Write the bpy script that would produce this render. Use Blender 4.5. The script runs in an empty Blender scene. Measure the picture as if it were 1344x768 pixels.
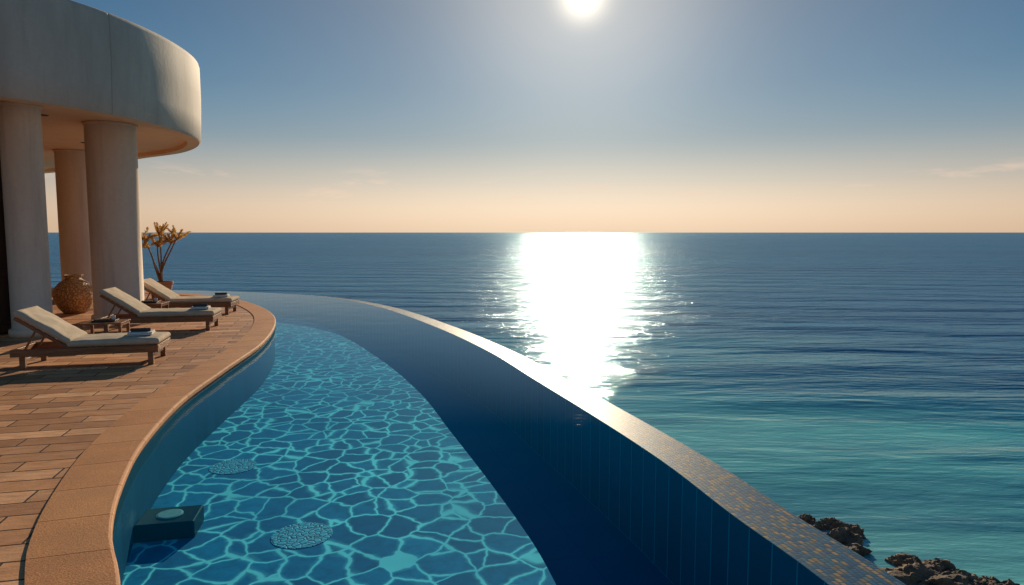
import bpy, bmesh, math, random
from mathutils import Vector, Matrix, noise
random.seed(7)
R = math.radians
scene = bpy.context.scene
col = scene.collection

# ---------------------------------------------------------------- helpers
def catmull(P, n=10):
    P = [Vector(p) for p in P]
    P = [P[0]*2-P[1]] + P + [P[-1]*2-P[-2]]
    out = []
    for i in range(1, len(P)-2):
        a, b, c, d = P[i-1:i+3]
        for k in range(n):
            t = k/n
            out.append(0.5*((2*b)+(c-a)*t+(2*a-5*b+4*c-d)*t*t+(3*b-a-3*c+d)*t**3))
    out.append(P[-2])
    return out

def resample(P, n):
    L = [0]
    for i in range(1, len(P)): L.append(L[-1]+(P[i]-P[i-1]).length)
    out = []; j = 0
    for k in range(n):
        s = L[-1]*k/(n-1)
        while j < len(P)-2 and L[j+1] < s: j += 1
        t = (s-L[j])/max(1e-9, L[j+1]-L[j])
        out.append(P[j].lerp(P[j+1], min(1, t)))
    return out, L[-1]

def offset(P, d):
    out = []
    for i, p in enumerate(P):
        t = (P[min(i+1, len(P)-1)]-P[max(i-1, 0)]).normalized()
        dd = d(i) if callable(d) else d
        out.append(p+Vector((t.y, -t.x))*dd)     # + = to the right of travel
    return out

def obj(name, verts, faces, mat=None, parent=None, smooth=False, uvs=None):
    me = bpy.data.meshes.new(name)
    me.from_pydata([tuple(v) for v in verts], [], faces)
    if uvs is not None:
        ul = me.uv_layers.new(name="UVMap")
        for l in me.loops: ul.data[l.index].uv = uvs[l.vertex_index]
    me.update()
    o = bpy.data.objects.new(name, me); col.objects.link(o)
    if mat: me.materials.append(mat)
    if smooth:
        for p in me.polygons: p.use_smooth = True
    if parent: o.parent = parent
    return o

def from_bm(name, bm, mat, parent=None, smooth=False, bevel=0, seg=2):
    bmesh.ops.recalc_face_normals(bm, faces=bm.faces)
    me = bpy.data.meshes.new(name); bm.to_mesh(me); bm.free()
    o = bpy.data.objects.new(name, me); col.objects.link(o)
    me.materials.append(mat)
    if smooth or bevel:
        for p in me.polygons: p.use_smooth = smooth
    if bevel:
        m = o.modifiers.new("bevel", 'BEVEL'); m.width = bevel; m.segments = seg; m.limit_method = 'ANGLE'
    if parent: o.parent = parent
    return o

def empty(name, loc=(0, 0, 0), rz=0):
    e = bpy.data.objects.new(name, None); col.objects.link(e)
    e.location = loc; e.rotation_euler = (0, 0, rz); e.empty_display_size = .2
    return e

def box(bm, c, s, rot=None):
    M = Matrix.Translation(c)
    if rot is not None: M = M @ rot
    bmesh.ops.create_cube(bm, size=1, matrix=M @ Matrix.Diagonal((s[0], s[1], s[2], 1)))

def ribbon(name, A, B, za, zb, mat, parent=None, div=1, smooth=True, flip=False):
    """loft between 2-D curves A(z=za) and B(z=zb); uv in metres (arc length, across)"""
    vs, uv, fs = [], [], []
    s = 0
    for i in range(len(A)):
        if i: s += (A[i]-A[i-1]).length
        a = Vector((A[i].x, A[i].y, za)); b = Vector((B[i].x, B[i].y, zb))
        w = (b-a).length
        for k in range(div+1):
            t = k/div
            vs.append(a.lerp(b, t)); uv.append((s, w*t))
    n = div+1
    for i in range(len(A)-1):
        for k in range(div):
            f = (i*n+k, i*n+k+1, (i+1)*n+k+1, (i+1)*n+k)
            fs.append(f[::-1] if flip else f)
    return obj(name, vs, fs, mat, parent, smooth, uv)

def tube(bm, path, rad, seg=10):
    rings = []
    for i, p in enumerate(path):
        p = Vector(p)
        t = (Vector(path[min(i+1, len(path)-1)])-Vector(path[max(i-1, 0)])).normalized()
        u = t.orthogonal().normalized() if abs(t.z) < .95 else Vector((1, 0, 0))
        u = (u-t*u.dot(t)).normalized(); w = t.cross(u)
        r = rad[i] if isinstance(rad, (list, tuple)) else rad
        rings.append([bm.verts.new(p+u*r*math.cos(a)+w*r*math.sin(a)) for a in [2*math.pi*k/seg for k in range(seg)]])
    for a, b in zip(rings, rings[1:]):
        for k in range(seg):
            bm.faces.new((a[k], a[(k+1) % seg], b[(k+1) % seg], b[k]))
    bm.faces.new(rings[0][::-1]); bm.faces.new(rings[-1])

def lathe(bm, prof, seg=48, c=(0, 0)):
    rings = [[bm.verts.new((c[0]+r*math.cos(2*math.pi*k/seg), c[1]+r*math.sin(2*math.pi*k/seg), z)) for k in range(seg)] for r, z in prof]
    for a, b in zip(rings, rings[1:]):
        for k in range(seg):
            bm.faces.new((a[k], a[(k+1) % seg], b[(k+1) % seg], b[k]))
    bm.faces.new(rings[0][::-1]); bm.faces.new(rings[-1])

# ---------------------------------------------------------------- node helper
class NT:
    def __init__(s, tree): s.t = tree; s.n = tree.nodes; s.l = tree.links
    def add(s, typ, **kw):
        n = s.n.new(typ)
        ins = kw.pop('ins', {})
        for k, v in kw.items(): setattr(n, k, v)
        for k, v in ins.items():
            if hasattr(v, 'is_linked') or isinstance(v, bpy.types.NodeSocket): s.l.new(v, n.inputs[k])
            else: n.inputs[k].default_value = v
        return n
    def math(s, op, a, b=0.0, c=None, clamp=False):
        i = {0: a, 1: b}
        if c is not None: i[2] = c
        return s.add('ShaderNodeMath', operation=op, use_clamp=clamp, ins=i).outputs[0]
    def mix(s, f, a, b, blend='MIX'):
        n = s.add('ShaderNodeMixRGB', blend_type=blend, ins={0: f})
        for k, v in ((1, a), (2, b)):
            if isinstance(v, bpy.types.NodeSocket): s.l.new(v, n.inputs[k])
            else: n.inputs[k].default_value = (*v, 1) if len(v) == 3 else v
        return n.outputs[0]
    def ramp(s, f, stops, interp='LINEAR'):
        n = s.add('ShaderNodeValToRGB', ins={0: f}); cr = n.color_ramp; cr.interpolation = interp
        while len(cr.elements) < len(stops): cr.elements.new(.5)
        for e, (p, c) in zip(cr.elements, stops):
            e.position = p; e.color = (c, c, c, 1) if isinstance(c, (int, float)) else (*c, 1)
        return n.outputs[0]
    def noise(s, vec, scale, detail=3, rough=.5, dist=0):
        return s.add('ShaderNodeTexNoise', ins={'Vector': vec, 'Scale': scale, 'Detail': detail, 'Roughness': rough, 'Distortion': dist}).outputs[0]
    def mapping(s, vec, scale=(1, 1, 1), rot=(0, 0, 0), loc=(0, 0, 0)):
        return s.add('ShaderNodeMapping', ins={'Vector': vec, 'Scale': scale, 'Rotation': rot, 'Location': loc}).outputs[0]
    def bump(s, h, dist=.01, strength=1, normal=None):
        i = {'Height': h, 'Distance': dist, 'Strength': strength}
        if normal is not None: i['Normal'] = normal
        return s.add('ShaderNodeBump', ins=i).outputs[0]

def material(name):
    m = bpy.data.materials.new(name); m.use_nodes = True
    nt = NT(m.node_tree); p = m.node_tree.nodes['Principled BSDF']
    tc = nt.add('ShaderNodeTexCoord')
    return m, nt, p, tc

def simple(name, c1, c2, scale=5, rough=.6, bump=.002, bscale=None, stretch=(1, 1, 1), spec=.4):
    m, nt, p, tc = material(name)
    v = nt.mapping(tc.outputs['Object'], stretch)
    f = nt.noise(v, scale, 6, .6)
    nt.l.new(nt.mix(nt.ramp(f, [(.3, 0), (.7, 1)]), c1, c2), p.inputs['Base Color'])
    p.inputs['Roughness'].default_value = rough
    p.inputs['Specular IOR Level'].default_value = spec
    b = nt.noise(v, bscale or scale*6, 4, .6)
    nt.l.new(nt.bump(b, bump), p.inputs['Normal'])
    return m

# ---------------------------------------------------------------- materials
def plaster(name, c1, c2, c3):
    m, nt, p, tc = material(name)
    o = tc.outputs['Object']
    big = nt.noise(nt.mapping(o, (1, 1, .25)), 1.3, 6, .65)
    fine = nt.noise(o, 14, 5, .6)
    drip = nt.noise(nt.mapping(o, (3.5, 3.5, .22)), 1.0, 5, .65)
    c = nt.mix(nt.ramp(big, [(.35, 0), (.7, 1)]), c1, c2)
    c = nt.mix(nt.math('MULTIPLY', nt.ramp(fine, [(.35, 0), (.75, 1)]), .3), c, c3)
    c = nt.mix(nt.ramp(drip, [(.54, 0), (.74, .38)]), c, tuple(x*.55 for x in c3))
    nt.l.new(c, p.inputs['Base Color']); p.inputs['Roughness'].default_value = .75
    nt.l.new(nt.bump(fine, .003), p.inputs['Normal'])
    return m
m_plaster = plaster("weathered_plaster", (.50, .40, .31), (.68, .56, .44), (.46, .36, .28))
m_plaster2 = plaster("warm_column_plaster", (.72, .53, .37), (.84, .66, .49), (.60, .43, .30))
m_ceiling = simple("ceiling_plaster", (.86, .55, .31), (.90, .62, .38), 2, .8, .001)
m_teak = simple("teak_wood", (.16, .065, .026), (.34, .15, .06), 4, .45, .002, 30, (1, 9, 9))
m_darkwood = simple("dark_wood", (.035, .018, .010), (.07, .035, .018), 4, .4, .002, 30, (6, 6, .6))
m_cushion = simple("cream_canvas", (.46, .36, .25), (.58, .47, .34), 7, .9, .0025, 60, spec=.15)
m_white = simple("white_towel_cotton", (.62, .58, .52), (.74, .70, .64), 30, .95, .003, 160, spec=.1)
m_slate = simple("charcoal_cotton", (.05, .048, .045), (.09, .085, .08), 30, .95, .003, 160, spec=.1)
m_terra = simple("terracotta_clay", (.34, .15, .07), (.46, .22, .11), 9, .75, .003, 50)
m_rock = simple("shore_rock_stone", (.05, .034, .024), (.28, .19, .12), 1.1, .85, .25, 3)
m_cliff = simple("cliff_stone", (.10, .08, .06), (.26, .21, .16), .5, .9, .4, 2)
m_dark = simple("dark_plastic", (.003, .016, .03), (.006, .024, .04), 20, .35, .0005, spec=.1)
m_lid = simple("skimmer_lid_plastic", (.20, .30, .30), (.28, .38, .38), 20, .6, .0005, spec=.1)
m_soil = simple("potting_soil", (.03, .02, .012), (.07, .045, .03), 40, .95, .01)
m_stem = simple("plant_stem_bark", (.16, .09, .04), (.28, .17, .08), 30, .8, .004)
m_render = simple("pool_outer_render", (.10, .14, .17), (.16, .2, .22), 2, .6, .002)

m, nt, p, tc = material("golden_leaf")
oi = nt.noise(tc.outputs['Object'], 9, 2)
nt.l.new(nt.ramp(oi, [(.3, (.34, .24, .07)), (.5, (.68, .44, .14)), (.7, (.80, .57, .24))]), p.inputs['Base Color'])
p.inputs['Roughness'].default_value = .5
tr = nt.add('ShaderNodeBsdfTranslucent', ins={'Color': (.80, .54, .20, 1)})
mx = nt.add('ShaderNodeMixShader', ins={0: .42, 1: p.outputs[0], 2: tr.outputs[0]})
nt.l.new(mx.outputs[0], nt.n['Material Output'].inputs[0]); m_leaf = m

m, nt, p, tc = material("hammered_terracotta")
vo = nt.add('ShaderNodeTexVoronoi', feature='F1', ins={'Vector': tc.outputs['Object'], 'Scale': 22}).outputs['Distance']
nz = nt.noise(tc.outputs['Object'], 5, 4)
c = nt.mix(nt.ramp(vo, [(.15, 0), (.6, 1)]), (.66, .37, .15), (.22, .10, .035))
c = nt.mix(nt.math('MULTIPLY', nz, .35), c, (.62, .40, .20))
nt.l.new(c, p.inputs['Base Color']); p.inputs['Roughness'].default_value = .65
nt.l.new(nt.bump(nt.math('SUBTRACT', 1, vo), .02), p.inputs['Normal']); m_urn = m

# deck pavers
m, nt, p, tc = material("sandstone_pavers")
v0 = nt.mapping(tc.outputs['Object'], (1, 1, 1), (0, 0, R(-14)))
wob = nt.add('ShaderNodeTexNoise', ins={'Vector': v0, 'Scale': 6.0, 'Detail': 2}).outputs['Color']
v = nt.add('ShaderNodeVectorMath', operation='MULTIPLY_ADD', ins={0: wob, 1: (.012, .012, 0), 2: v0}).outputs[0]
b1 = nt.add('ShaderNodeTexBrick', offset=.43, squash=1.0, ins={'Vector': v, 'Scale': 1.0, 'Mortar Size': .009, 'Mortar Smooth': .25, 'Bias': 0.0, 'Brick Width': .62, 'Row Height': .235,
        'Color1': (0, 0, 0, 1), 'Color2': (1, 1, 1, 1), 'Mortar': (.5, .5, .5, 1)})
cc = nt.ramp(b1.outputs['Color'], [(0, (.25, .105, .045)), (.25, (.70, .33, .145)), (.45, (.38, .17, .075)), (.7, (.86, .46, .23)), (.85, (.46, .21, .095)), (1, (.30, .145, .07))])
n1 = nt.noise(nt.mapping(v0, (1, 3, 1)), 5, 8, .65)
n2 = nt.noise(v0, .6, 4, .6)
cc = nt.mix(nt.ramp(n1, [(.35, .5), (.7, 0)]), cc, (.22, .095, .045))
cc = nt.mix(nt.math('MULTIPLY', nt.ramp(n2, [(.4, 0), (.7, 1)]), .2), cc, (.76, .42, .21))
cc = nt.mix(b1.outputs['Fac'], cc, (.06, .03, .016))
nt.l.new(cc, p.inputs['Base Color'])
nt.l.new(nt.ramp(n1, [(.3, .45), (.75, .8)]), p.inputs['Roughness']); p.inputs['Specular IOR Level'].default_value = .25
h = nt.math('SUBTRACT', nt.math('MULTIPLY_ADD', n1, .004, nt.math('MULTIPLY', nt.noise(v0, 60, 4), .0015)), nt.math('MULTIPLY', b1.outputs['Fac'], .005))
nt.l.new(nt.bump(h, 1.0), p.inputs['Normal']); m_deck = m

# coping
m, nt, p, tc = material("coping_stone")
g = nt.noise(tc.outputs['Object'], 90, 5, .7); g2 = nt.noise(tc.outputs['Object'], 2.2, 6, .6)
at = nt.add('ShaderNodeAttribute', attribute_name='blockshade', attribute_type='GEOMETRY').outputs['Fac']
c = nt.mix(nt.ramp(g, [(.35, 0), (.65, 1)]), (.34, .13, .045), (.74, .32, .115))
c = nt.mix(nt.ramp(g2, [(.35, .45), (.7, 0)]), c, (.26, .11, .045))
c = nt.mix(nt.math('MULTIPLY', at, .3), c, (.66, .34, .14))
nt.l.new(c, p.inputs['Base Color']); p.inputs['Roughness'].default_value = .65; p.inputs['Specular IOR Level'].default_value = .25
nt.l.new(nt.bump(g, .004), p.inputs['Normal']); m_coping = m

# pool floor: blue tile with a caustic light network painted into the colour
m, nt, p, tc = material("pool_floor_caustics")
o = tc.outputs['Object']
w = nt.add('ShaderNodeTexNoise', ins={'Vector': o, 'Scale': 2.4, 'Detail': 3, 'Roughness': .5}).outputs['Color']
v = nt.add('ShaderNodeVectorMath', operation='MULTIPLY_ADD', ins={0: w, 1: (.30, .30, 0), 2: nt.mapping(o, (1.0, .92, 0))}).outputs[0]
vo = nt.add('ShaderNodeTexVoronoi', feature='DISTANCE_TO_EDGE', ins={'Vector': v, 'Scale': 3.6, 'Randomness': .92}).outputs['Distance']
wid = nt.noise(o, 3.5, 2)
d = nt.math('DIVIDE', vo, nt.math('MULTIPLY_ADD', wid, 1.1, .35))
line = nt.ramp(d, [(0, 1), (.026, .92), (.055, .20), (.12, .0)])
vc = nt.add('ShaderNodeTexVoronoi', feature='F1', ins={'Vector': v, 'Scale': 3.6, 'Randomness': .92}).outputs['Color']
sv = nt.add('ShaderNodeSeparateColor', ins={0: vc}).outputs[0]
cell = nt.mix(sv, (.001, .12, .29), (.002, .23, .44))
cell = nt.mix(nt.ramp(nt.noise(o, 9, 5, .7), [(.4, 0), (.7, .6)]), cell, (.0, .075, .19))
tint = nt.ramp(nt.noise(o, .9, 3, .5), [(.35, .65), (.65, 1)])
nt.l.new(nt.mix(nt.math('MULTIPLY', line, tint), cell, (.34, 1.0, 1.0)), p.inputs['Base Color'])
p.inputs['Roughness'].default_value = .8; p.inputs['Specular IOR Level'].default_value = .1; m_floor = m

# pebble drain covers
m, nt, p, tc = material("drain_pebble_mosaic")
vo = nt.add('ShaderNodeTexVoronoi', feature='DISTANCE_TO_EDGE', ins={'Vector': tc.outputs['Object'], 'Scale': 21.0}).outputs['Distance']
f = nt.ramp(vo, [(.03, 0), (.16, 1)])
nt.l.new(nt.mix(f, (.0, .08, .19), (.03, .38, .56)), p.inputs['Base Color']); p.inputs['Roughness'].default_value = .7
nt.l.new(nt.bump(f, .004), p.inputs['Normal']); m_drain = m

def tilemat(name, c1, c2, grout, w, h, mort, rough=.25, uv=True, off=0.0, hb=.003, ramp=None, spec=.5):
    m, nt, p, tc = material(name)
    s = tc.outputs['UV'] if uv else tc.outputs['Object']
    b = nt.add('ShaderNodeTexBrick', offset=off, ins={'Vector': s, 'Scale': 1.0, 'Mortar Size': mort, 'Mortar Smooth': .3, 'Bias': 0.0,
        'Brick Width': w, 'Row Height': h, 'Color1': (0, 0, 0, 1), 'Color2': (1, 1, 1, 1), 'Mortar': (.5, .5, .5, 1)})
    f = b.outputs['Color']
    c = nt.ramp(f, ramp) if ramp else nt.mix(f, c1, c2)
    n = nt.noise(s, 3, 5, .6)
    c = nt.mix(nt.math('MULTIPLY', n, .25), c, tuple(x*.5 for x in c1))
    c = nt.mix(b.outputs['Fac'], c, grout)
    nt.l.new(c, p.inputs['Base Color']); p.inputs['Roughness'].default_value = rough
    p.inputs['Specular IOR Level'].default_value = spec
    hh = nt.math('ADD', nt.math('MULTIPLY', nt.math('SUBTRACT', 1, b.outputs['Fac']), 1), nt.math('MULTIPLY', f, .5))
    nt.l.new(nt.bump(hh, hb), p.inputs['Normal'])
    return m
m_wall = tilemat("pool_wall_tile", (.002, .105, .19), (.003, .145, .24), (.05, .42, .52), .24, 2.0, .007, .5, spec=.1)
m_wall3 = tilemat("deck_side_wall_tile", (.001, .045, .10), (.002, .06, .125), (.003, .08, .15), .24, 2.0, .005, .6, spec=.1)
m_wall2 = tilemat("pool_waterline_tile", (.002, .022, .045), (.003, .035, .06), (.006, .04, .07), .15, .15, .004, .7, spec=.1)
m_shadow_chan = tilemat("channel_shadow_tile", (.001, .085, .21), (.002, .10, .23), (.001, .075, .18), .6, .6, .004, .6, spec=.1)  # dark colour paints in the shadow of the weir wall
m_rim = tilemat("weir_mosaic", (.03, .06, .08), (.3, .2, .1), (.006, .05, .09), .046, .04, .005, .42, off=.37, hb=.004, spec=.12,
    ramp=[(0, (.005, .06, .14)), (.34, (.010, .12, .23)), (.42, (.14, .12, .07)), (.56, (.34, .22, .09)), (.66, (.01, .09, .18)), (.86, (.03, .14, .20)), (1, (.36, .23, .09))])

# pool water: tinted clear layer, in-scatter that grows with the path length at grazing view, reflection at grazing angles
m, nt, p, tc = material("pool_water"); nt.n.remove(p)
o = tc.outputs['Object']
hh = nt.math('ADD', nt.math('MULTIPLY', nt.noise(o, 1.6, 3, .5), .007), nt.math('MULTIPLY', nt.noise(nt.mapping(o, (1, 1.6, 1)), 7, 2, .5), .0014))
bn = nt.bump(hh, 1.0)
lw = nt.add('ShaderNodeLayerWeight', ins={'Blend': .5}).outputs['Facing']
tr = nt.add('ShaderNodeBsdfTransparent', ins={0: (.58, .92, .98, 1)})
df = nt.add('ShaderNodeBsdfDiffuse', ins={0: (.003, .20, .43, 1)})
gl = nt.add('ShaderNodeBsdfGlossy', ins={'Color': (.80, .92, 1, 1), 'Roughness': .02, 'Normal': bn})
scat = nt.math('MULTIPLY', nt.math('POWER', lw, 5.0), .85)
m1 = nt.add('ShaderNodeMixShader', ins={0: scat, 1: tr.outputs[0], 2: df.outputs[0]})
rf = nt.math('POWER', nt.add('ShaderNodeMapRange', ins={0: lw, 1: .72, 2: 1.0, 3: 0.0, 4: 1.0}).outputs[0], 1.5)
mx = nt.add('ShaderNodeMixShader', ins={0: nt.math('MULTIPLY', rf, .75), 1: m1.outputs[0], 2: gl.outputs[0]})
nt.l.new(mx.outputs[0], nt.n['Material Output'].inputs[0]); m_water = m

# sea
m, nt, p, tc = material("sea_water"); nt.n.remove(p)
o = tc.outputs['Object']
dv = nt.add('ShaderNodeVectorMath', operation='DISTANCE', ins={0: nt.mapping(o, (1, 1, 0)), 1: (-10, 30, 0)}).outputs['Value']
patch = nt.noise(nt.mapping(o, (.016, .045, 1), (0, 0, R(12))), 1.0, 5, .6, .4)
dd = nt.math('ADD', dv, nt.math('MULTIPLY', nt.math('SUBTRACT', patch, .5), 60))
mr = nt.add('ShaderNodeMapRange', ins={0: dd, 1: 25, 2: 130}).outputs[0]
c = nt.ramp(mr, [(0, (.20, .60, .56)), (.16, (.12, .48, .48)), (.34, (.04, .29, .39)), (.55, (.010, .15, .30)), (1, (.003, .12, .28))])
streak = nt.noise(nt.mapping(o, (.005, .05, 1), (0, 0, R(8))), 1.0, 6, .6, .5)
c = nt.mix(nt.ramp(streak, [(.4, 0), (.62, .5)]), c, (.001, .06, .17))
streak2 = nt.noise(nt.mapping(o, (.05, .30, 1), (0, 0, R(12))), 1.0, 6, .65, .8)
c = nt.mix(nt.ramp(streak2, [(.42, 0), (.66, .55)]), c, (.002, .075, .18))
far_s = nt.noise(nt.mapping(o, (.0012, .009, 1), (0, 0, R(5))), 1.0, 5, .6, .5)
c = nt.mix(nt.ramp(far_s, [(.42, 0), (.62, .45)]), c, (.006, .17, .31))
calm = nt.add('ShaderNodeMapRange', ins={0: dd, 1: 42, 2: 90, 3: .30, 4: 1.0}).outputs[0]
wv = nt.add('ShaderNodeTexWave', wave_type='BANDS', bands_direction='Y', wave_profile='SIN', ins={'Vector': nt.mapping(o, (1, 1, 1), (0, 0, R(10))), 'Scale': .017, 'Distortion': 9.0, 'Detail': 4.0, 'Detail Scale': .3, 'Detail Roughness': .6}).outputs['Fac']
h0 = nt.math('MULTIPLY', wv, .50)
h1 = nt.math('MULTIPLY', nt.noise(nt.mapping(o, (.035, .15, 1), (0, 0, R(12))), 1.0, 4, .5, .4), 2.1)
h2 = nt.math('MULTIPLY', nt.noise(nt.mapping(o, (.28, .9, 1), (0, 0, R(12))), 1.0, 4, .6, .3), .38)
h3 = nt.math('MULTIPLY', nt.noise(nt.mapping(o, (.7, 1.8, 1), (0, 0, R(-4))), 2.6, 4, .6), .055)
hs = nt.math('MULTIPLY', nt.math('ADD', nt.math('ADD', nt.math('ADD', h0, h1), h2), h3), calm)
bn = nt.bump(hs, 1.0)
df = nt.add('ShaderNodeBsdfDiffuse', ins={0: c, 'Normal': bn})
gl = nt.add('ShaderNodeBsdfGlossy', ins={'Color': (.62, .86, 1, 1), 'Roughness': nt.math('MULTIPLY', calm, .16), 'Normal': bn})
fr = nt.math('MULTIPLY', nt.add('ShaderNodeFresnel', ins={'IOR': 1.33, 'Normal': bn}).outputs[0], .55)
mx = nt.add('ShaderNodeMixShader', ins={0: fr, 1: df.outputs[0], 2: gl.outputs[0]})
nt.l.new(mx.outputs[0], nt.n['Material Output'].inputs[0]); m_sea = m

# ---------------------------------------------------------------- curves of the pool
N = 240
edge_pts = [(-.7, -5), (-.75, -1.5), (-.95, .8), (-1.35, 2.2), (-2.04, 3.41), (-2.44, 4.02), (-2.81, 4.77), (-3.22, 5.85), (-3.6, 7.35), (-3.84, 9.02), (-4.14, 11.23),
            (-4.75, 13.61), (-5.55, 15.58), (-6.83, 17.7), (-8.04, 19.1), (-9.5, 20.2), (-11.6, 21.0), (-15, 21.8), (-20, 22.5), (-27, 23.2)]
rim_pts = [(2.1, -5), (2.1, -1.5), (2.05, 1.0), (1.92, 2.4), (1.725, 3.63), (1.503, 4.52), (1.27, 5.6), (.863, 7.01), (.281, 8.86), (-.42, 11.04), (-1.6, 13.9),
           (-3.36, 17.4), (-5.3, 20.0), (-7.3, 21.4), (-9.3, 22.2), (-11.8, 22.8), (-15, 23.4), (-20, 24.1), (-27, 24.8)]
E, EL = resample(catmull(edge_pts, 14), N)
Rm, RL = resample(catmull(rim_pts, 14), N)
WZ = -.09

pool = empty("infinity_pool")
W0 = offset(E, -.03)
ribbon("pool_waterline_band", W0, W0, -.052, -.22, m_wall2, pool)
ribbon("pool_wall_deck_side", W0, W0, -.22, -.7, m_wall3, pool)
chw = lambda i: -(1.12 if Rm[i].y < 17 else max(.62, 1.12-(Rm[i].y-17)*.09))
CH = offset(Rm, chw)
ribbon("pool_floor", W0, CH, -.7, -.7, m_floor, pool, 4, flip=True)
ribbon("shadow_channel_step", CH, CH, -.7, -1.05, m_shadow_chan, pool)  # channel added along the weir to deepen its shadow band
ribbon("shadow_channel_floor", CH, Rm, -1.05, -1.05, m_shadow_chan, pool, 1, flip=True)
ribbon("weir_inner_wall", Rm, Rm, -1.05, -.095, m_wall, pool)
RO = offset(Rm, .50)
ribbon("weir_top", Rm, RO, -.093, -.15, m_rim, pool, 3)
ribbon("weir_outer_wall", RO, RO, -.15, -3.2, m_render, pool)
bm = bmesh.new(); box(bm, (.7, -5.1, -.6), (2.9, .2, 1.2)); from_bm("pool_end_wall", bm, m_wall, pool)
w = ribbon("pool_water", W0, offset(Rm, .002), WZ, WZ, m_water, None, 6)

def drain(x, y, r):
    bm = bmesh.new()
    lathe(bm, [(r, -.70), (r, -.696), (r*.95, -.695), (r*.9, -.696), (.02, -.695)], 48, (x, y))
    from_bm("floor_drain", bm, m_drain, pool)
drain(-1.76, 5.52, .25); drain(-3.02, 7.2, .24)
bm = bmesh.new(); box(bm, (-2.90, 5.60, -.63), (.46, .36, .15), Matrix.Rotation(R(12), 4, 'Z'))
from_bm("skimmer_box", bm, m_dark, pool, bevel=.012)
bm = bmesh.new(); lathe(bm, [(.105, -.556), (.105, -.548), (.09, -.543), (.02, -.543)], 32, (-2.90, 5.60))
from_bm("skimmer_lid", bm, m_lid, pool)

# ---------------------------------------------------------------- coping blocks
C1 = offset(E, -.42)
bm = bmesh.new(); lay = bm.verts.layers.float.new('blockshade')
i = 0; K = 4*(N-1)+1
Ef, _ = resample(E, K); Cf, _ = resample(C1, K)
while i < K-1:
    j = min(i+12, K-1); shade = random.random()
    rows = []
    for k in range(i, j+1):
        a, b = Ef[k].copy(), Cf[k].copy()
        tdir = (Ef[min(k+1, K-1)]-Ef[max(k-1, 0)]).normalized()
        if k == i: a += tdir*.003; b += tdir*.003
        if k == j: a -= tdir*.003; b -= tdir*.003
        n = (b-a).normalized()
        prof = [(b, -.05), (b, .014), (a+n*.02, .014), (a+n*.006, .009), (a, -.004), (a, -.034), (a+n*.008, -.048), (a+n*.02, -.052)]
        rr = []
        for q, z in prof:
            vv = bm.verts.new((q.x, q.y, z)); vv[lay] = shade; rr.append(vv)
        rows.append(rr)
    for r1, r2 in zip(rows, rows[1:]):
        for k in range(len(r1)):
            k2 = (k+1) % len(r1)
            bm.faces.new((r1[k], r1[k2], r2[k2], r2[k]))
    bm.faces.new(rows[0]); bm.faces.new(rows[-1][::-1])
    i = j
from_bm("pool_coping", bm, m_coping)

# ---------------------------------------------------------------- terrace
C2 = offset(E, -.40)
far = [Vector((-45, p.y)) for p in C2]
ribbon("terrace_paving", C2, far, 0, 0, m_deck, None, 12, smooth=False)
bm = bmesh.new(); box(bm, (-21, -15, -.25), (48.2, 20, .49)); from_bm("rear_terrace", bm, m_deck)
# ---------------------------------------------------------------- cliff under the pool
vs, fs = [], []
RO2, _ = resample(RO, 120)
D = [0, .6, 1.5, 3, 4.2, 5.2, 6.5, 8]
Z = [-2.8, -3.4, -5, -7.5, -10, -12, -13.7, -15.5]
cur = [offset(RO2, .1+d) for d in D]
for i in range(120):
    for k in range(len(D)):
        q = cur[k][i]; z = Z[k]
        nv = noise.noise_vector(Vector((q.x*.35, q.y*.35, z*.35)))*(.0 if k == 0 else 1.1)
        vs.append((q.x+nv.x, q.y+nv.y, z+nv.z*.7))
n = len(D)
for i in range(119):
    for k in range(n-1):
        fs.append((i*n+k, i*n+k+1, (i+1)*n+k+1, (i+1)*n+k))
obj("rocky_cliff", vs, fs, m_cliff)

def rocks(spec):
    bm = bmesh.new()
    for (x, y, z, sx, sy, sz, seed) in spec:
        r = bmesh.ops.create_icosphere(bm, subdivisions=5, radius=1)
        for v in r['verts']:
            c0 = v.co.copy(); q = c0*1.3+Vector((seed*7.1, seed*3.3, seed))
            d = 1+.45*noise.noise(q)+.28*noise.noise(q*2.3)+.18*abs(noise.noise(q*5))+.08*noise.noise(q*11)
            cell = noise.cell(q*2.2)*.10
            v.co = Vector((c0.x*sx, c0.y*sy, c0.z*sz))*(d+cell)+Vector((x, y, z))
    return from_bm("shore_rocks", bm, m_rock, smooth=False)
SZ = -14
rocks([(17.2, 35.6, SZ-.15, .85, .6, .5, 1), (18.0, 34.7, SZ-.15, .6, .5, .45, 2), (18.9, 31.4, SZ-.15, .8, .6, .45, 3), (19.6, 30.6, SZ-.15, 1.1, .7, .6, 4),
       (20.5, 29.9, SZ-.2, .9, .6, .5, 5), (21.1, 29.2, SZ-.2, .8, .6, .45, 6), (21.7, 29.9, SZ-.35, .6, .5, .45, 7), (18.6, 29.2, SZ, 1.6, 1.3, .8, 8), (16.4, 33.0, SZ, 1.2, 1.0, .7, 9),
       (22.3, 29.2, SZ-.35, .6, .5, .5, 10), (16.3, 36.5, SZ-.3, .6, .5, .5, 11)])

# ---------------------------------------------------------------- sea
S = 60000
obj("sea", [(-S, -S, SZ), (S, -S, SZ), (S, S, SZ), (-S, S, SZ)], [(0, 1, 2, 3)], m_sea)

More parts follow.
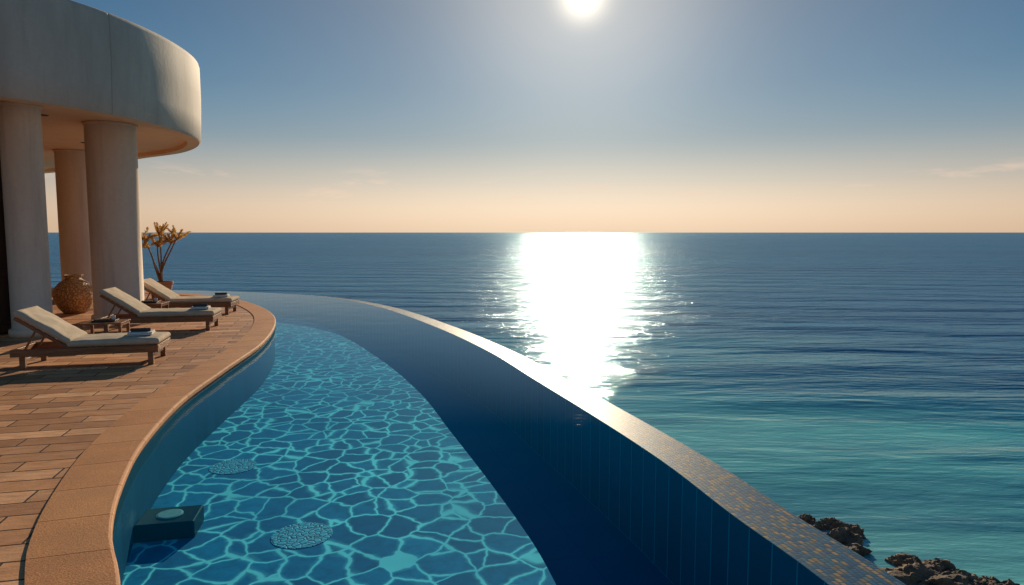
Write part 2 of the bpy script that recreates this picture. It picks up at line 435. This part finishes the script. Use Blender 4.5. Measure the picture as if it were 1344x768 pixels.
# ---------------------------------------------------------------- villa
villa = empty("clifftop_villa")
CZ, TZ = 3.95, 5.76
ro_pts = [(-30, 6.6), (-22, 6.8), (-15, 7.3), (-11.2, 8.3), (-9.2, 9.6), (-8.03, 10.94), (-7.25, 12.53), (-7.0, 14.5), (-7.4, 16.5), (-8.75, 18.5), (-10.9, 20.2), (-13.6, 22.6), (-17.4, 25.3), (-23, 27.5), (-30, 28.5)]
RF, _ = resample(catmull(ro_pts, 20), 321)
def inward(d): return offset(RF, -d)
vs, fs = [], []
j0 = min(range(321), key=lambda i: (RF[i]-Vector((-7.25, 12.53))).length)
joint = {j0+k*38 for k in range(-8, 9)}
prof = [(.04, CZ), (.0, CZ+.04), (-.02, CZ+.5), (-.035, CZ+1.0), (-.03, TZ-.1), (-.01, TZ-.03), (.04, TZ)]
cols = [(inward(d), inward(d+.012), z) for d, z in prof]
for i in range(321):
    t = (RF[min(i+1, 320)]-RF[max(i-1, 0)]).normalized()
    if i in joint: sts = [(-.03, 0), (-.007, 0), (-.005, 1), (.005, 1), (.007, 0), (.03, 0)]
    else: sts = [(0, 0)]
    for ds, g in sts:
        for a, b, z in cols:
            q = (b if g else a)[i]+t*ds
            vs.append((q.x, q.y, z))
n = len(prof); M = len(vs)//n
for i in range(M-1):
    for k in range(n-1):
        fs.append((i*n+k, (i+1)*n+k, (i+1)*n+k+1, i*n+k+1))
obj("roof_fascia", vs, fs, m_plaster, villa, True)
IN1 = inward(.04); IN2 = inward(.30)
ribbon("soffit_lip", IN1, IN2, CZ, CZ-.002, m_ceiling, villa)
ribbon("soffit_lip_return", IN2, IN2, CZ-.002, CZ+.10, m_ceiling, villa)
obj("ceiling", [(q.x, q.y, CZ+.10) for q in IN2], [tuple(range(len(IN2)))], m_ceiling, villa)
ribbon("roof_parapet_top", IN1, IN2, TZ, TZ, m_plaster, villa)
obj("roof_slab", [(q.x, q.y, TZ-.002) for q in IN2], [tuple(range(len(IN2)))], m_plaster, villa)
def column(x, y, r):
    bm = bmesh.new()
    lathe(bm, [(r+.05, 0.0), (r+.05, .10), (r+.035, .12), (r, .13), (r, 2.0), (r, CZ+.04), (r+.03, CZ+.05), (r+.03, CZ+.098)], 64, (x, y))
    o = from_bm("column", bm, m_plaster2, villa, smooth=True)
    o.data.polygons.foreach_set('use_smooth', [abs(p.normal.z) < .3 for p in o.data.polygons])
column(-8.60, 12.15, .31); column(-8.27, 14.3, .47); column(-12.0, 18.9, .42); column(-17.5, 23.3, .42)
body = [(-9.05, 12.35), (-10.3, 13.4), (-15, 18.2), (-22, 24), (-29.5, 24), (-29.5, 8), (-13, 8.6), (-10.6, 10.3)]
n = len(body)
vs = [(x, y, 0) for x, y in body]+[(x, y, CZ+.099) for x, y in body]
obj("villa_walls", vs, [(i, (i+1) % n, (i+1) % n+n, i+n) for i in range(n)], m_darkwood, villa)
bm = bmesh.new()
a = Vector((-10.6, 10.3, 0)); b = Vector((-9.05, 12.35, 0)); d = (b-a).normalized(); nrm = Vector((d.y, -d.x, 0)); ang = math.atan2(d.y, d.x)
RZ = Matrix.Rotation(ang, 4, 'Z')
for k in range(7):
    q = a+d*((b-a).length*k/6)+nrm*.04
    box(bm, (q.x, q.y, 2.0), (.10, .08, 4.0), RZ)
for z in (.1, 1.1, 2.5, 3.85):
    q = a.lerp(b, .5)+nrm*.035
    box(bm, (q.x, q.y, z), ((b-a).length, .06, .12), RZ)
from_bm("door_frames", bm, m_darkwood, villa, bevel=.006)
bm = bmesh.new()
for (x, y) in [(-9.4, 11.6), (-8.9, 13.2), (-9.3, 15.6), (-10.6, 17.2), (-12.6, 19.6), (-10.8, 14.8), (-13, 17.5)]:
    lathe(bm, [(.09, CZ+.099), (.09, CZ+.088), (.07, CZ+.088), (.06, CZ+.095), (.02, CZ+.095)], 24, (x, y))
from_bm("ceiling_downlights", bm, m_darkwood, villa)

# ---------------------------------------------------------------- furniture
def pad(name, L, W, T, parent, M, seed=0, mat=None):
    nx, ny = 40, 18
    vs = []; fs = []
    def pt(u, v, top):
        x = u*L; y = v*W
        e = min(min(u, 1-u)*L, min(v, 1-v)*W)
        r = T*.5
        t = min(1, e/r); hh = r*math.sqrt(max(0, 1-(1-t)**2))
        bulge = .012*math.sin(math.pi*min(1, max(0, u)))*math.sin(math.pi*v)
        wr = noise.noise(Vector((x*5+seed, y*5, seed)))*.010+noise.noise(Vector((x*14+seed, y*9, seed)))*.005
        return Vector((x, y, r+(hh+bulge+wr*t if top else -hh)))
    def warp(k, n):
        t = k/n; return .5-.5*math.cos(math.pi*t)
    for top in (1, 0):
        for i in range(nx+1):
            for j in range(ny+1):
                vs.append(M @ pt(warp(i, nx), warp(j, ny), top))
    o = (nx+1)*(ny+1)
    for i in range(nx):
        for j in range(ny):
            a = i*(ny+1)+j
            fs.append((a, a+ny+1, a+ny+2, a+1)); fs.append((o+a, o+a+1, o+a+ny+2, o+a+ny+1))
    return obj(name, vs, fs, mat or m_cushion, parent, True)

def lounger(loc, rz, L=1.85, W=.74, towel=True, ang=34, seed=0):
    e = empty("sun_lounger", loc, rz)
    hx = .66; zt = .27
    bm = bmesh.new()
    for y in (.03, W-.03): box(bm, (L/2, y, zt-.05), (L, .05, .10))
    for x in (.025, L-.025): box(bm, (x, W/2, zt-.045), (.05, W-.11, .09))
    for x in (.14, L-.10):
        for y in (.035, W-.035): box(bm, (x, y, (zt-.10)/2), (.07, .062, zt-.10))
    for k in range(13):
        box(bm, (hx+.04+k*(L-hx-.1)/12, W/2, zt-.014), (.06, W-.112, .022))
    box(bm, (.14, W/2, .12), (.035, W-.13, .04)); box(bm, (L-.10, W/2, .12), (.035, W-.13, .04))
    from_bm("frame", bm, m_teak, e, bevel=.006)
    A = Matrix.Translation((hx, 0, zt)) @ Matrix.Rotation(R(180), 4, 'Z') @ Matrix.Rotation(R(-ang), 4, 'Y')
    bm = bmesh.new()
    BL = .74
    for y in (.09, W-.09):
        box(bm, A @ Vector((BL/2, -y, .0)), (BL, .04, .04), A.to_3x3().to_4x4())
    for k in range(8):
        box(bm, A @ Vector((.04+k*BL/8, -W/2, .026)), (.06, W-.14, .016), A.to_3x3().to_4x4())
    top = A @ Vector((BL*.62, 0, 0))
    for y in (.13, W-.13):
        p0 = Vector((top.x, y, top.z-.01)); p1 = Vector((top.x-.16, y, zt-.05)); dd = p1-p0
        box(bm, (p0+p1)/2, (.03, .025, dd.length), dd.to_track_quat('Z', 'Y').to_matrix().to_4x4())
    from_bm("backrest", bm, m_teak, e, bevel=.005)
    pad("seat_cushion", L-hx, W-.06, .095, e, Matrix.Translation((hx+.01, .03, zt)), seed)
    pad("back_cushion", BL+.04, W-.06, .09, e, A @ Matrix.Translation((0, -W+.03, .035)), seed+3)
    if towel:
        z = zt+.107
        bm = bmesh.new()
        box(bm, (L-.30, W*.52, z+.012), (.32, .30, .020), Matrix.Rotation(R(4), 4, 'Z'))
        box(bm, (L-.30, W*.52, z+.033), (.315, .29, .020), Matrix.Rotation(R(6), 4, 'Z'))
        from_bm("folded_towel", bm, m_white, e, bevel=.009, seg=3)
        bm = bmesh.new()
        tube(bm, [(L-.30+dx, W*.48, z+.068) for dx in (-.13, -.125, .125, .13)], [.018, .026, .026, .018], 16)
        from_bm("rolled_cloth", bm, m_slate, e, smooth=True)
    return e

def place(foot, rz, L):
    return (foot[0]-math.cos(rz)*L, foot[1]-math.sin(rz)*L, 0)
for foot, a, L, s in [((-4.92, 9.38), 14, 1.80, 1), ((-5.58, 12.65), 11, 1.98, 5), ((-6.25, 15.1), 8, 2.0, 9)]:
    lounger(place(foot, R(a), L), R(a), L, seed=s)
lounger((-13.4, 17.2, 0), R(6), 1.9, towel=False, seed=12)

def side_table(loc, rz):
    e = empty("side_table", loc, rz)
    bm = bmesh.new()
    for k in range(6): box(bm, (0, -.225+k*.09, .345), (.62, .08, .025))
    for x in (-.28, .28):
        box(bm, (x, 0, .315), (.04, .5, .035))
        for y in (-.22, .22): box(bm, (x*.98, y, .149), (.045, .045, .297))
    from_bm("table", bm, m_teak, e, bevel=.005)
    bm = bmesh.new()
    box(bm, (0, 0, .366), (.34, .24, .012))
    for y in (-.12, .12): box(bm, (0, y, .38), (.34, .012, .02))
    for x in (-.17, .17): box(bm, (x, 0, .38), (.012, .228, .02))
    from_bm("tray", bm, m_darkwood, e, bevel=.003)
    bm = bmesh.new(); box(bm, (-.05, 0, .388), (.2, .15, .026), Matrix.Rotation(R(15), 4, 'Z'))
    from_bm("book", bm, m_slate, e, bevel=.003)
    bm = bmesh.new(); lathe(bm, [(.02, .373), (.028, .375), (.034, .45), (.031, .45), (.026, .385), (.005, .383)], 24, (.11, .03))
    from_bm("cup", bm, m_white, e, smooth=True)
side_table((-6.75, 11.25, 0), R(14)); side_table((-7.6, 14.25, 0), R(9))

e = empty("terracotta_urn", (-9.95, 15.45, 0))
bm = bmesh.new()
lathe(bm, [(.20, 0), (.23, .02), (.32, .13), (.40, .30), (.42, .44), (.38, .58), (.28, .70), (.18, .765), (.155, .79), (.16, .82), (.20, .85), (.20, .87), (.165, .87), (.13, .80), (.10, .7)], 64)
from_bm("body", bm, m_urn, e, smooth=True)

e = empty("potted_plant", (-9.75, 18.9, 0))
bm = bmesh.new()
lathe(bm, [(.22, 0), (.235, .01), (.30, .40), (.325, .405), (.325, .47), (.295, .47), (.285, .40), (.05, .40)], 48)
from_bm("pot", bm, m_terra, e)
bm = bmesh.new(); lathe(bm, [(.27, .405), (.2, .43), (.02, .44)], 32); from_bm("soil", bm, m_soil, e)
# slender stems with plume-like golden heads
heads = [(-.46, .05, 1.70), (.02, -.1, 1.50), (.48, .05, 1.72), (-.08, .2, 1.80), (-.30, -.15, 1.48), (.24, .2, 1.60)]
bm = bmesh.new()
for hx, hy, hz in heads:
    path = []
    for k in range(9):
        t = k/8
        path.append((hx*(t**1.6)+.03*math.sin(t*5+hx*9), hy*t+.02*math.cos(t*7), .42+(hz-.42)*t))
    tube(bm, path, [.028-.012*k/8 for k in range(9)], 8)
from_bm("stems", bm, m_stem, e, smooth=True)
vs, fs = [], []
def plume(base, d0, ln, width):
    side = d0.cross(Vector((0, .2, 1))).normalized()
    nrm = d0.cross(side)
    K = 16
    pts = [base+d0*ln*k/K+Vector((0, 0, -.12*ln*(k/K)**2)) for k in range(K+1)]
    for k in range(K+1):
        t = k/K; p0 = pts[k]; ax = (pts[min(k+1, K)]-pts[max(k-1, 0)]).normalized()
        wprof = math.sin(math.pi*min(1, .12+t*.88))**.6
        for q in range(6):
            a = random.random()*2*math.pi
            rd = side*math.cos(a)+nrm*math.sin(a)
            l = width*wprof*random.uniform(.75, 1.15)+.02
            dr = (rd+ax*1.3).normalized(); wv = ax.cross(dr).normalized()*.008
            b = len(vs)
            vs.extend([p0-wv, p0+dr*l*.5-wv*1.3, p0+dr*l, p0+dr*l*.5+wv*1.3, p0+wv])
            fs.append((b, b+1, b+2, b+3, b+4))
for hx, hy, hz in heads:
    base = Vector((hx, hy, hz-.08))
    for _ in range(8):
        az = random.random()*2*math.pi; up = random.uniform(.2, 1.45)
        plume(base, Vector((math.cos(az)*math.cos(up), math.sin(az)*math.cos(up), math.sin(up))), random.uniform(.30, .54), .075)
obj("foliage", vs, fs, m_leaf, e)

# ---------------------------------------------------------------- light
EL, AZ = R(18.4), R(5.74)
sd = Vector((math.sin(AZ)*math.cos(EL), math.cos(AZ)*math.cos(EL), math.sin(EL)))
L = bpy.data.lights.new("sun", 'SUN'); L.energy = 5.0; L.angle = R(.5); L.color = (1, .81, .57)
lo = bpy.data.objects.new("sun", L); col.objects.link(lo); lo.location = sd*50
lo.rotation_euler = (-sd).to_track_quat('-Z', 'Y').to_euler()

world = bpy.data.worlds.new("World"); scene.world = world; world.use_nodes = True
nt = NT(world.node_tree); bg = nt.n['Background']
sky = nt.add('ShaderNodeTexSky', sky_type='NISHITA', sun_disc=False, sun_elevation=EL, sun_rotation=AZ, altitude=0, air_density=1.0, dust_density=.6, ozone_density=3.0)
ns = nt.mix(1.0, sky.outputs[0], (.08, .08, .08), 'MULTIPLY')
comp = nt.mix(1.0, ns, nt.mix(1.0, nt.mix(1.0, ns, (2.5, 2.5, 2.5), 'MULTIPLY'), (1, 1, 1), 'ADD'), 'DIVIDE')   # soft shoulder on the aureole
tc = nt.add('ShaderNodeTexCoord')
vec = nt.add('ShaderNodeVectorMath', operation='NORMALIZE', ins={0: tc.outputs['Generated']}).outputs[0]
z = nt.add('ShaderNodeSeparateXYZ', ins={0: vec}).outputs[2]
grad = nt.ramp(z, [(0, (.62, .42, .27)), (.03, (.70, .50, .34)), (.07, (.46, .42, .36)), (.13, (.18, .30, .38)), (.2, (.055, .19, .34)), (.3, (.012, .11, .25)), (1, (.02, .08, .18))], 'B_SPLINE')
dot = nt.math('MAXIMUM', nt.add('ShaderNodeVectorMath', operation='DOT_PRODUCT', ins={0: vec, 1: tuple(sd)}).outputs['Value'], 0.0)
g1 = nt.math('MULTIPLY', nt.math('POWER', dot, 9), .21)
g2 = nt.math('MULTIPLY', nt.math('POWER', dot, 80), .34)
g3 = nt.math('MULTIPLY', nt.math('POWER', dot, 2600), 1.1)
haze = nt.ramp(z, [(0, .8), (.03, 1), (.14, 0)], 'EASE')
g4 = nt.math('MULTIPLY', nt.math('MULTIPLY', nt.math('POWER', dot, 6), haze), .28)
g = nt.math('ADD', nt.math('ADD', nt.math('ADD', g1, g2), g3), g4)
glow = nt.mix(1.0, nt.add('ShaderNodeCombineXYZ', ins={0: g, 1: g, 2: g}).outputs[0], (1, .86, .64), 'MULTIPLY')
cl = nt.noise(nt.mapping(vec, (7, 7, 34), loc=(3.1, 0, 0)), 1.0, 6, .62, .3)
band = nt.ramp(z, [(.02, 0), (.04, 1), (.07, 1), (.095, 0)])
clf = nt.math('MULTIPLY', nt.ramp(cl, [(.56, 0), (.70, 1)]), nt.math('MULTIPLY', band, .55))
skyc = nt.mix(1.0, nt.mix(.10, grad, comp), glow, 'ADD')
skyc = nt.mix(clf, skyc, (.92, .68, .52))
nt.l.new(skyc, bg.inputs[0]); bg.inputs[1].default_value = 1.0

# ---------------------------------------------------------------- camera
cd = bpy.data.cameras.new("camera"); cd.sensor_width = 36; cd.lens = 24; cd.clip_end = 200000; cd.clip_start = .05
co = bpy.data.objects.new("camera", cd); col.objects.link(co); co.location = (0, 0, 1.83)
co.rotation_euler = (R(90-5.04), 0, 0); scene.camera = co
scene.view_settings.view_transform = 'Standard'; scene.view_settings.look = 'None'; scene.view_settings.exposure = 0
